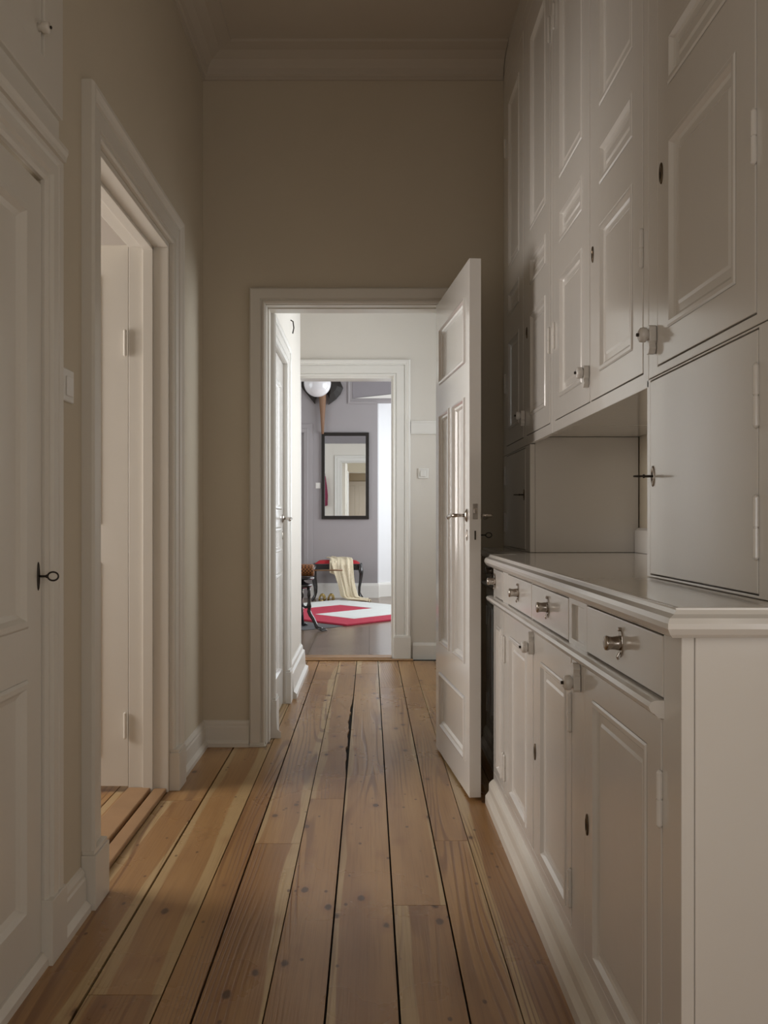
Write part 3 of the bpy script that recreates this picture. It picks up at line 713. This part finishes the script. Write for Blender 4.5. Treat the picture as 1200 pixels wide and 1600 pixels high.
# ------------------------------------------------------------------ open white door at the end of the corridor
HX, HY, FX, FY = .318, 4.10, .389, 3.345
LW = math.hypot(FX-HX, FY-HY); ang = math.atan2(FY-HY, FX-HX)
e = bpy.data.objects.new('door_3', None); C.objects.link(e); e.location = (HX, HY, 0); struct(e)
l = leaf(LW, 2.098, .046, [(.10, LW-.085, 1.705, 1.968), (.10, .345, .505, 1.57), (.425, LW-.085, .505, 1.57), (.10, LW-.085, .12, .375)], 'doorw', None, back=True,
         prof=[(0, 0), (.004, -.006), (.012, -.007), (.018, .002), (.026, .004), (.034, .012), (.040, .012)])
l.location = (HX, HY, .012)
# local x -> direction (hinge->free); local -y must face -X
l.rotation_euler = (0, 0, ang); 
inv(e, l)
# lever handles, key plates, latch plates
T = Matrix.Rotation(PI/2, 4, 'X')
def lever(parent, loc, s, name='lever_handle'):
    """s=-1: on the front (local -y), s=+1: on the back"""
    r = MB(); r.lathe([(.013, 0), (.014, .003), (.010, .006), (.008, .010)], (T if s < 0 else Matrix.Rotation(-PI/2, 4, 'X')), seg=20, sy=1.9)
    o = obj('rosette', r, 'steel', shade=True); o.parent = parent; o.location = loc
    b = MB(); b.tube([(0, s*.006, 0), (0, s*.040, 0), (-.006, s*.052, 0), (-.030, s*.056, -.001), (-.075, s*.056, -.002), (-.105, s*.054, -.006), (-.118, s*.052, -.009)], [.007, .0065, .008, .007, .0075, .0095, .008], seg=12)
    q = obj(name, b, 'steel', shade=True); q.parent = o; return o
zl = 1.11-.012
lever(l, (LW-.045, 0, zl), -1); lever(l, (LW-.045, .046, zl), 1)
keyhole(l, (LW-.045, 0, zl-.078), 'steel', h=.045, w=.018)
kp = keyhole(l, (LW-.045, 0, 0), 'steel'); kp.rotation_euler = (0, 0, PI); kp.location = (LW-.045, .046, zl-.078)
key(kp, (0, 0, 0), L=.030, ring=.012)
pl_ = MB().box(LW, LW+.0015, .013, .033, zl-.015, zl+.045); o = obj('latch_plate', pl_, 'steel'); o.parent = l
bo = MB().box(LW+.0015, LW+.010, .017, .029, zl+.008, zl+.028); o2 = obj('latch_bolt', bo, 'steel', bevel=.002); o2.parent = o
bo = MB().box(LW, LW+.001, .020, .026, zl-.095, zl-.060); o3 = obj('bolt_slot', bo, 'iron'); o3.parent = l
for z in (.28, 1.78):
    hinge(l, (-.006, .040, z), h=.11, m='doorw', r=.007)

# ------------------------------------------------------------------ hall
e = bpy.data.objects.new('door_4', None); C.objects.link(e); e.location = (-.5, 4.76, 0); struct(e)
W4 = 5.107-4.423
l = leaf(W4, 2.005, .04, [(.11, W4-.11, 1.14, 1.87), (.11, W4-.11, .90, 1.04), (.11, W4-.11, .20, .78)], 'doorw', None, prof=[(0, 0), (.006, -.006), (.016, -.006), (.026, .008), (.032, .010)])
l.rotation_euler = (0, 0, POS); l.location = (-.512, 4.423, .01); inv(e, l)
lever(l, (W4-.04, 0, 1.09), -1)
keyhole(l, (W4-.04, 0, .99), 'steel')
hk = MB(); hk.tube([(-.495, 5.42, 2.35), (-.480, 5.42, 2.34), (-.475, 5.42, 2.30), (-.482, 5.42, 2.265)], .004, seg=8)
tag(obj('wall_hook', hk, 'iron', shade=True), 'small dark metal hook high on the bright hall wall', 'hook')
sw = thing('light_switch', 'square white light switch on hall wall beside the far doorway', 'switch', (.423, 6.74, 1.455))
inv(sw, obj('switch_plate', MB().box(.383, .463, 6.731, 6.74, 1.415, 1.495), 'plastic', bevel=.003))
inv(sw, obj('rocker', MB().box(.398, .440, 6.724, 6.731, 1.43, 1.478), 'plastic', bevel=.004))
inv(sw, obj('dummy', MB().box(.398, .44, 6.7235, 6.724, 1.452, 1.4525), 'plastic')) if False else None

# ------------------------------------------------------------------ far room
YB = 12.05
# mirror (leans forward a little)
mi = thing('wall_mirror', 'tall black-framed rectangular mirror hung on the grey wall above the bench', 'mirror', (-.335, YB-.035, 1.10))
mi.rotation_euler = (math.radians(.15), 0, math.radians(0))
Wm, Hm = .665, 1.21
o = obj('frame', slab_holes(MB(), lambda a, b, k: (a, .03*k, b), -Wm/2, Wm/2, 0, Hm, [(-Wm/2+.048, Wm/2-.048, .048, Hm-.048)]), 'blackf', bevel=.004); o.parent = mi
o = obj('mirror_glass', MB().box(-Wm/2+.046, Wm/2-.046, .010, .016, .046, Hm-.046), 'mirror'); o.parent = mi
# picture-rail moulding and casing at left on the far wall
struct(obj('trim_16', MB().sweep([(-.915, 0), (-.915, 2.31), (-1.9, 2.31)], [(0, 0), (0, .025), (.05, .03), (.06, .018), (.12, .018), (.125, 0)], lambda a, b, h: (a, YB-h, b), side=1), 'lilac'))
struct(obj('trim_17', MB().sweep([(-.27, 3.45), (-.27, 2.75), (.10, 2.75)], [(0, 0), (0, .015), (.02, .02), (.035, .012), (.035, 0)], lambda a, b, h: (a, YB-h, b), side=1), 'lilac'))
struct(obj('trim_18', MB().box(-.235, 2.2, YB-.006, YB, 2.785, 3.46), 'lilac_dark'))
struct(obj('trim_19', MB().prism([(-.20, 2.79), (2.2, 2.79), (2.2, 3.05)], lambda x, z: (x, YB-.02, z), lambda x, z: (x, YB-.006, z)), 'white_trim'))
sw = thing('light_switch', 'small white switch on grey wall at left of the black mirror', 'switch', (-.71, YB, 1.57))
inv(sw, obj('switch_plate', MB().box(-.75, -.68, YB-.01, YB, 1.53, 1.61), 'plastic', bevel=.003))
inv(sw, obj('rocker', MB().box(-.735, -.695, YB-.015, YB-.01, 1.55, 1.59), 'plastic', bevel=.002))

# winged wall sculpture
ws = thing('wall_sculpture', 'carved sculpture with dark wings and tapering wooden tail on the grey wall above mirror', 'sculpture', (-.65, YB-.08, 2.32))
Wd = (YB-.08)/1345
def px(x, y, Y): return ((x-577)*Y/1345, CAMZ-(y-812)*Y/1345)
tl = MB(); prof = []
ptsT = [px(x, y, YB-.08) for x, y in ((504, 678), (504, 650), (504, 622), (502, 600), (500, 575), (499, 550))]
tl.tube([(p[0], YB-.07, p[1]) for p in ptsT], [.018, .032, .050, .062, .055, .02], seg=14)
o = obj('tail', tl, 'shaft', shade=True); inv(ws, o)
def wing(pts):
    mb = MB(); P = [px(x, y, YB-.06) for x, y in pts]
    c = (sum(p[0] for p in P)/len(P), sum(p[1] for p in P)/len(P))
    fr = [mb.bm.verts.new((p[0], YB-.05, p[1])) for p in P]; bk = [mb.bm.verts.new((p[0], YB-.01, p[1])) for p in P]
    mid = [mb.bm.verts.new(((p[0]+c[0])/2, YB-.11, (p[1]+c[1])/2)) for p in P]; cc = mb.bm.verts.new((c[0], YB-.13, c[1])); n = len(P)
    for i in range(n):
        j = (i+1) % n; mb.bm.faces.new((fr[i], fr[j], mid[j], mid[i])); mb.bm.faces.new((mid[i], mid[j], cc)); mb.bm.faces.new((fr[i], bk[i], bk[j], fr[j]))
    mb.bm.faces.new(bk); return mb
inv(ws, obj('wing', wing([(506, 560), (518, 572), (524, 585), (531, 594), (536, 606), (532, 615), (525, 623), (513, 632), (515, 624), (513, 618), (508, 610), (500, 590)]), 'wingm'))
inv(ws, obj('wing', wing([(494, 562), (480, 572), (470, 586), (468, 598), (473, 608), (480, 616), (492, 631), (492, 625), (495, 619), (497, 610), (498, 590)]), 'wingm'))

# globe pendant
gx, gz = px(496, 599, 10.9)
gl = thing('globe_lamp', 'round white opal glass globe lamp hanging in front of the wall sculpture', 'lamp', (gx, 10.9, gz))
R = 21.2*10.9/1345
mb = MB(); mb.lathe([(R*math.sin(t), -R*math.cos(t)) for t in [PI*i/28 for i in range(27)]] + [(R*.22, R*.97)], seg=40)
o = obj('globe', mb, 'opal', shade=True); o.parent = gl
mb = MB(); mb.lathe([(R*.26, R*.94), (R*.26, R*1.1), (R*.10, R*1.2), (.006, R*1.3), (.006, 3.5-gz-.03), (.05, 3.5-gz-.02), (.05, 3.5-gz)], seg=20); o = obj('stem', mb, 'brass', shade=False); o.parent = gl

# rug, rotated 45 degrees
rg = thing('rug', 'crimson and off-white geometric rug lying on the parquet in far room', 'rug', (-.233, 8.82, 0))
U, V = Vector((.7071, .7071)), Vector((-.7071, .7071))
def uvbox(mb, u0, u1, v0, v1, z0, z1):
    mb.prism([(u0, v0), (u1, v0), (u1, v1), (u0, v1)], lambda u, v: (U.x*u+V.x*v, U.y*u+V.y*v, z0), lambda u, v: (U.x*u+V.x*v, U.y*u+V.y*v, z1))
mb = MB(); uvbox(mb, 0, 1.80, 0, 2.02, .001, .020); o = obj('rug_border', mb, 'rugr', bevel=.004); o.parent = rg
mb = MB(); uvbox(mb, .40, 1.798, .306, .93, .020, .0235); uvbox(mb, 1.33, 1.798, .93, 2.018, .020, .0235); uvbox(mb, .40, 1.33, 1.52, 2.018, .020, .0235)
o = obj('rug_field', mb, 'rugw'); o.parent = rg
# charcoal mat
mb = MB().prism([(-.9, 8.55), (-.62, 8.55), (-.40, 8.70), (-.30, 8.86), (-.62, 9.13), (-.9, 9.35), (-1.3, 9.2)], lambda x, y: (x, y, .0005), lambda x, y: (x, y, .0009))
mb = MB().prism([(-1.3, 8.50), (-.64, 8.50), (-.36, 8.72), (-.27, 8.82), (-.60, 9.10), (-.98, 9.40)], lambda x, y: (x, y, .0005), lambda x, y: (x, y, .005))
mt = obj('floor_mat', mb, 'greymat'); tag(mt, 'thin charcoal mat under the black pedestal table, at the corner of rug', 'mat')
rg.location.z = .0

# bench
bx0, bx1, by0, by1 = -.765, -.10, 11.52, 11.92
bn = thing('bench', 'black bench with red seat and curved cabriole legs below the mirror', 'bench', ((bx0+bx1)/2, (by0+by1)/2, 0))
SH = .50
mb = MB().box(bx0+.02, bx1-.02, by0+.02, by1-.02, SH-.085, SH); inv(bn, obj('apron', mb, 'black', bevel=.01))
cu = MB(); nx, ny = 12, 8; vs = [[None]*(ny+1) for _ in range(nx+1)]
for i in range(nx+1):
    for j in range(ny+1):
        a, b = i/nx*2-1, j/ny*2-1; h = .045*max(0, (1-a**6))**.5*max(0, (1-b**6))**.5
        vs[i][j] = cu.bm.verts.new((bx0+.03+(bx1-bx0-.06)*i/nx, by0+.03+(by1-by0-.06)*j/ny, SH+h))
for i in range(nx):
    for j in range(ny): cu.bm.faces.new((vs[i][j], vs[i+1][j], vs[i+1][j+1], vs[i][j+1]))
inv(bn, obj('seat_cushion', cu, 'red', shade=True))
for sx_, X in ((-1, bx0+.03), (1, bx1-.03)):
    for sy_, Y in ((-1, by0+.03), (1, by1-.03)):
        prof = [(.0, SH-.01, .030), (.012, SH-.08, .032), (.020, SH-.13, .028), (.012, SH-.22, .021), (-.004, SH-.32, .017), (-.004, SH-.41, .015), (.010, .05, .016), (.024, .020, .021), (.026, .004, .015)]
        mb = MB(); mb.tube([(X+sx_*d*1.1, Y+sy_*d, z) for d, z, r in prof], [r for d, z, r in prof], seg=10)
        inv(bn, obj('leg', mb, 'black', shade=True))
# scarf over the bench
def cloth(name, center, width, m, uvs=1, solid=.008):
    bm = bmesh.new(); uvl = bm.loops.layers.uv.new('UVMap'); n = len(center); k = 22; rows = []
    return bm
def scarf():
    mb = MB(); bm = mb.bm; uvl = bm.loops.layers.uv.new('UVMap')
    cen = [(-.52, 11.90, SH+.052, .14), (-.48, 11.80, SH+.068, .22), (-.43, 11.70, SH+.066, .27), (-.385, 11.60, SH+.062, .30), (-.37, 11.53, SH+.045, .30), (-.36, 11.48, SH+.00, .29), (-.345, 11.465, SH-.08, .27), (-.325, 11.46, SH-.17, .245), (-.305, 11.46, SH-.26, .225), (-.285, 11.46, SH-.34, .225), (-.265, 11.46, SH-.42, .235), (-.225, 11.46, .050, .24), (-.15, 11.45, .035, .19), (-.06, 11.44, .028, .13), (.0, 11.42, .022, .09)]
    K = 26; rows = []
    # resample
    def ip(t):
        f = t*(len(cen)-1); i = min(int(f), len(cen)-2); f -= i; a, b = cen[i], cen[i+1]; return [a[q]+(b[q]-a[q])*f for q in range(4)]
    NR = 60
    for i in range(NR+1):
        t = i/NR; x, y, z, wd = ip(t); row = []
        for j in range(K+1):
            s = j/K*2-1
            fold = math.sin(s*7+t*4)*.020+math.sin(s*15+1+t*7)*.008+math.sin(s*3-t*9)*.010
            if t < .36: row.append(bm.verts.new((x+s*wd/2, y+.03*s*0, z+abs(fold)*.6+.004)))
            elif t < .78: row.append(bm.verts.new((x+s*wd/2, y-abs(fold)-.004, z)))
            else: row.append(bm.verts.new((x+s*wd*.35, y+s*wd/2*.8, max(.006, z+fold))))
        rows.append(row)
    for i in range(NR):
        for j in range(K):
            f = bm.faces.new((rows[i][j], rows[i][j+1], rows[i+1][j+1], rows[i+1][j]))
            for l, (a, b) in zip(f.loops, ((j, i), (j+1, i), (j+1, i+1), (j, i+1))): l[uvl].uv = (a/K*.4, b/NR*2)
    o = obj('scarf', mb, 'scarf', shade=True, solid=.005); tag(o, 'cream knitted scarf draped over the black bench and trailing on the floor', 'scarf'); return o
scarf()
# second fall of the scarf at the left, shorter
mb = MB(); uvl = mb.bm.loops.layers.uv.new('UVMap'); rows = []
for i in range(21):
    row = []
    for j in range(13):
        s = j/12; x = -.53+s*.12; z = SH+.055-i/20*(.17+.05*s); y = 11.515-.012*math.sin(s*12)-.02*(min(i, 4)/4)
        if i < 2: y += .02*(2-i); z += 0
        row.append(mb.bm.verts.new((x, y, z)))
    rows.append(row)
for i in range(20):
    for j in range(12):
        f = mb.bm.faces.new((rows[i][j], rows[i][j+1], rows[i+1][j+1], rows[i+1][j]))
        for l_, (a, b) in zip(f.loops, ((j, i), (j+1, i), (j+1, i+1), (j, i+1))): l_[uvl].uv = (a/12*.2, b/20*.4)
o = obj('scarf_end', mb, 'scarf', shade=True, solid=.005); o.parent = bpy.data.objects['scarf']

# golden shoes on the floor
for i, (x, y, rz, lab) in enumerate(((-.635, 11.60, 1.57, 'gold strappy sandal on the floor in front of bench, at left'), (-.515, 11.60, 1.57, 'gold strappy sandal on the floor nearer to the scarf'))):
    sh = thing('sandal', lab, 'shoe', (x, y, 0), rz, 'gold sandals under the bench')
    mb = MB(); so = [(-.12, .0), (-.10, .03), (-.03, .028), (.05, .042), (.10, .035), (.125, .0), (.10, -.035), (.05, -.042), (-.03, -.028), (-.10, -.03)]
    mb.prism(so, lambda a, b: (a, b, .002), lambda a, b: (a, b, .016)); o = obj('sole', mb, 'brass', bevel=.004); o.parent = sh
    mb = MB()
    for q in (-.06, .0, .05, .085):
        mb.tube([(q+.01*math.sin(t*3), .04*math.cos(t), .012+.075*math.sin(t)) for t in [PI*k/10 for k in range(11)]], .008, seg=8)
    mb.tube([(-.10, -.028, .012), (-.12, -.02, .06), (-.125, 0, .085), (-.12, .02, .06), (-.10, .028, .012)], .007, seg=8)
    o = obj('strap', mb, 'brass', shade=True); o.parent = sh

# black pedestal table with claw feet
tx, ty = -.69, 8.56
pt = thing('pedestal_table', 'low black lacquered pedestal table with claw feet on charcoal mat', 'table', (tx, ty, 0))
mb = MB(); mb.lathe([(0, .500), (.130, .500), (.140, .506), (.145, .514), (.140, .522), (.130, .526), (.12, .527), (0, .527)], seg=48); o = obj('tabletop', mb, 'black', shade=False); o.parent = pt
mb = MB(); mb.lathe([(0, .410), (.075, .415), (.120, .43), (.130, .445), (.110, .458), (.06, .470), (.045, .485), (.05, .500), (0, .500)], seg=36); o = obj('lower_disc', mb, 'black', shade=True); o.parent = pt
mb = MB(); mb.lathe([(0, .13), (.02, .14), (.035, .18), (.022, .24), (.03, .30), (.045, .34), (.025, .38), (.05, .412)], seg=24); o = obj('column', mb, 'black', shade=True); o.parent = pt
for a in (-.12, -.12+2*PI/3, -.12+4*PI/3):
    d = Vector((math.cos(a-.45), math.sin(a-.45), 0))
    P = [(.11, .425, .020), (.112, .38, .014), (.112, .345, .018), (.113, .325, .013), (.114, .27, .017), (.112, .235, .026), (.115, .215, .016), (.113, .19, .021), (.13, .155, .021), (.165, .115, .019), (.190, .075, .017), (.205, .042, .020), (.24, .028, .020), (.27, .024, .016)]
    mb = MB(); mb.tube([tuple(d*r+Vector((0, 0, z))) for r, z, w_ in P], [w_ for r, z, w_ in P], seg=10)
    o = obj('leg', mb, 'black', shade=True); o.parent = pt
    s_ = Vector((-d.y, d.x, 0)); cl = MB()
    for q in (-.032, -.011, .011, .032):
        cl.tube([tuple(d*.235+s_*q*.6+Vector((0, 0, .026))), tuple(d*.27+s_*q+Vector((0, 0, .022))), tuple(d*.305+s_*q*1.2+Vector((0, 0, .008)))], [.010, .010, .005], seg=8)
    o2 = obj('claw_foot', cl, 'black', shade=True); o2.parent = o
    ar = MB(); ar.tube([tuple(d*.03+Vector((0, 0, .24))), tuple(d*.07+Vector((0, 0, .225))), tuple(d*.112+Vector((0, 0, .235)))], .013, seg=8); o3 = obj('stretcher', ar, 'black', shade=True); o3.parent = pt
# cane roller basket with a stick lying on the table
rb = thing('cane_rattle', 'woven cane drum with a long wooden handle lying on the black table', 'instrument', (tx+.0, ty, .528))
mb = MB(); Tz = Matrix.Translation((-.10, 0, .062)) @ Matrix.Rotation(PI/2, 4, 'Y')
mb.lathe([(0, 0), (.045, 0), (.058, .06), (.062, .14), (.060, .22), (.052, .242), (.034, .236), (.03, .228), (0, .228)], Tz, seg=28)
o = obj('drum', mb, 'wicker', shade=True); o.parent = rb
mb = MB(); mb.tube([(.12, 0, .062), (.19, .02, .060), (.30, .05, .060), (.42, .08, .060)], [.008, .007, .007, .011], seg=10); o = obj('handle', mb, 'thresh', shade=True); o.parent = rb

# cloth hanging on the near wall of the far room, seen in the mirror
hc = thing('hanging_scarf', 'purple and mustard scarf hanging on a hook, seen only in the mirror', 'scarf', (-.88, 6.93, 1.95))
mb = MB(); mb.tube([(0, -.02, 0), (0, .03, 0), (0, .04, .03)], .005, seg=8); o = obj('hook', mb, 'iron'); o.parent = hc
mb = MB(); mb.lathe([(0, -.62), (.055, -.60), (.06, -.4), (.04, -.2), (.015, -.02), (0, 0)], Matrix.Translation((0, .045, 0)), seg=14, sy=.5); o = obj('purple_cloth', mb, 'cloth', shade=True); o.parent = hc
mb = MB(); mb.lathe([(0, -.64), (.035, -.62), (.035, -.4), (.02, -.2), (.01, -.05), (0, -.04)], Matrix.Translation((-.05, .05, 0)), seg=12, sy=.5); o = obj('mustard_cloth', mb, 'clothy', shade=True); o.parent = hc
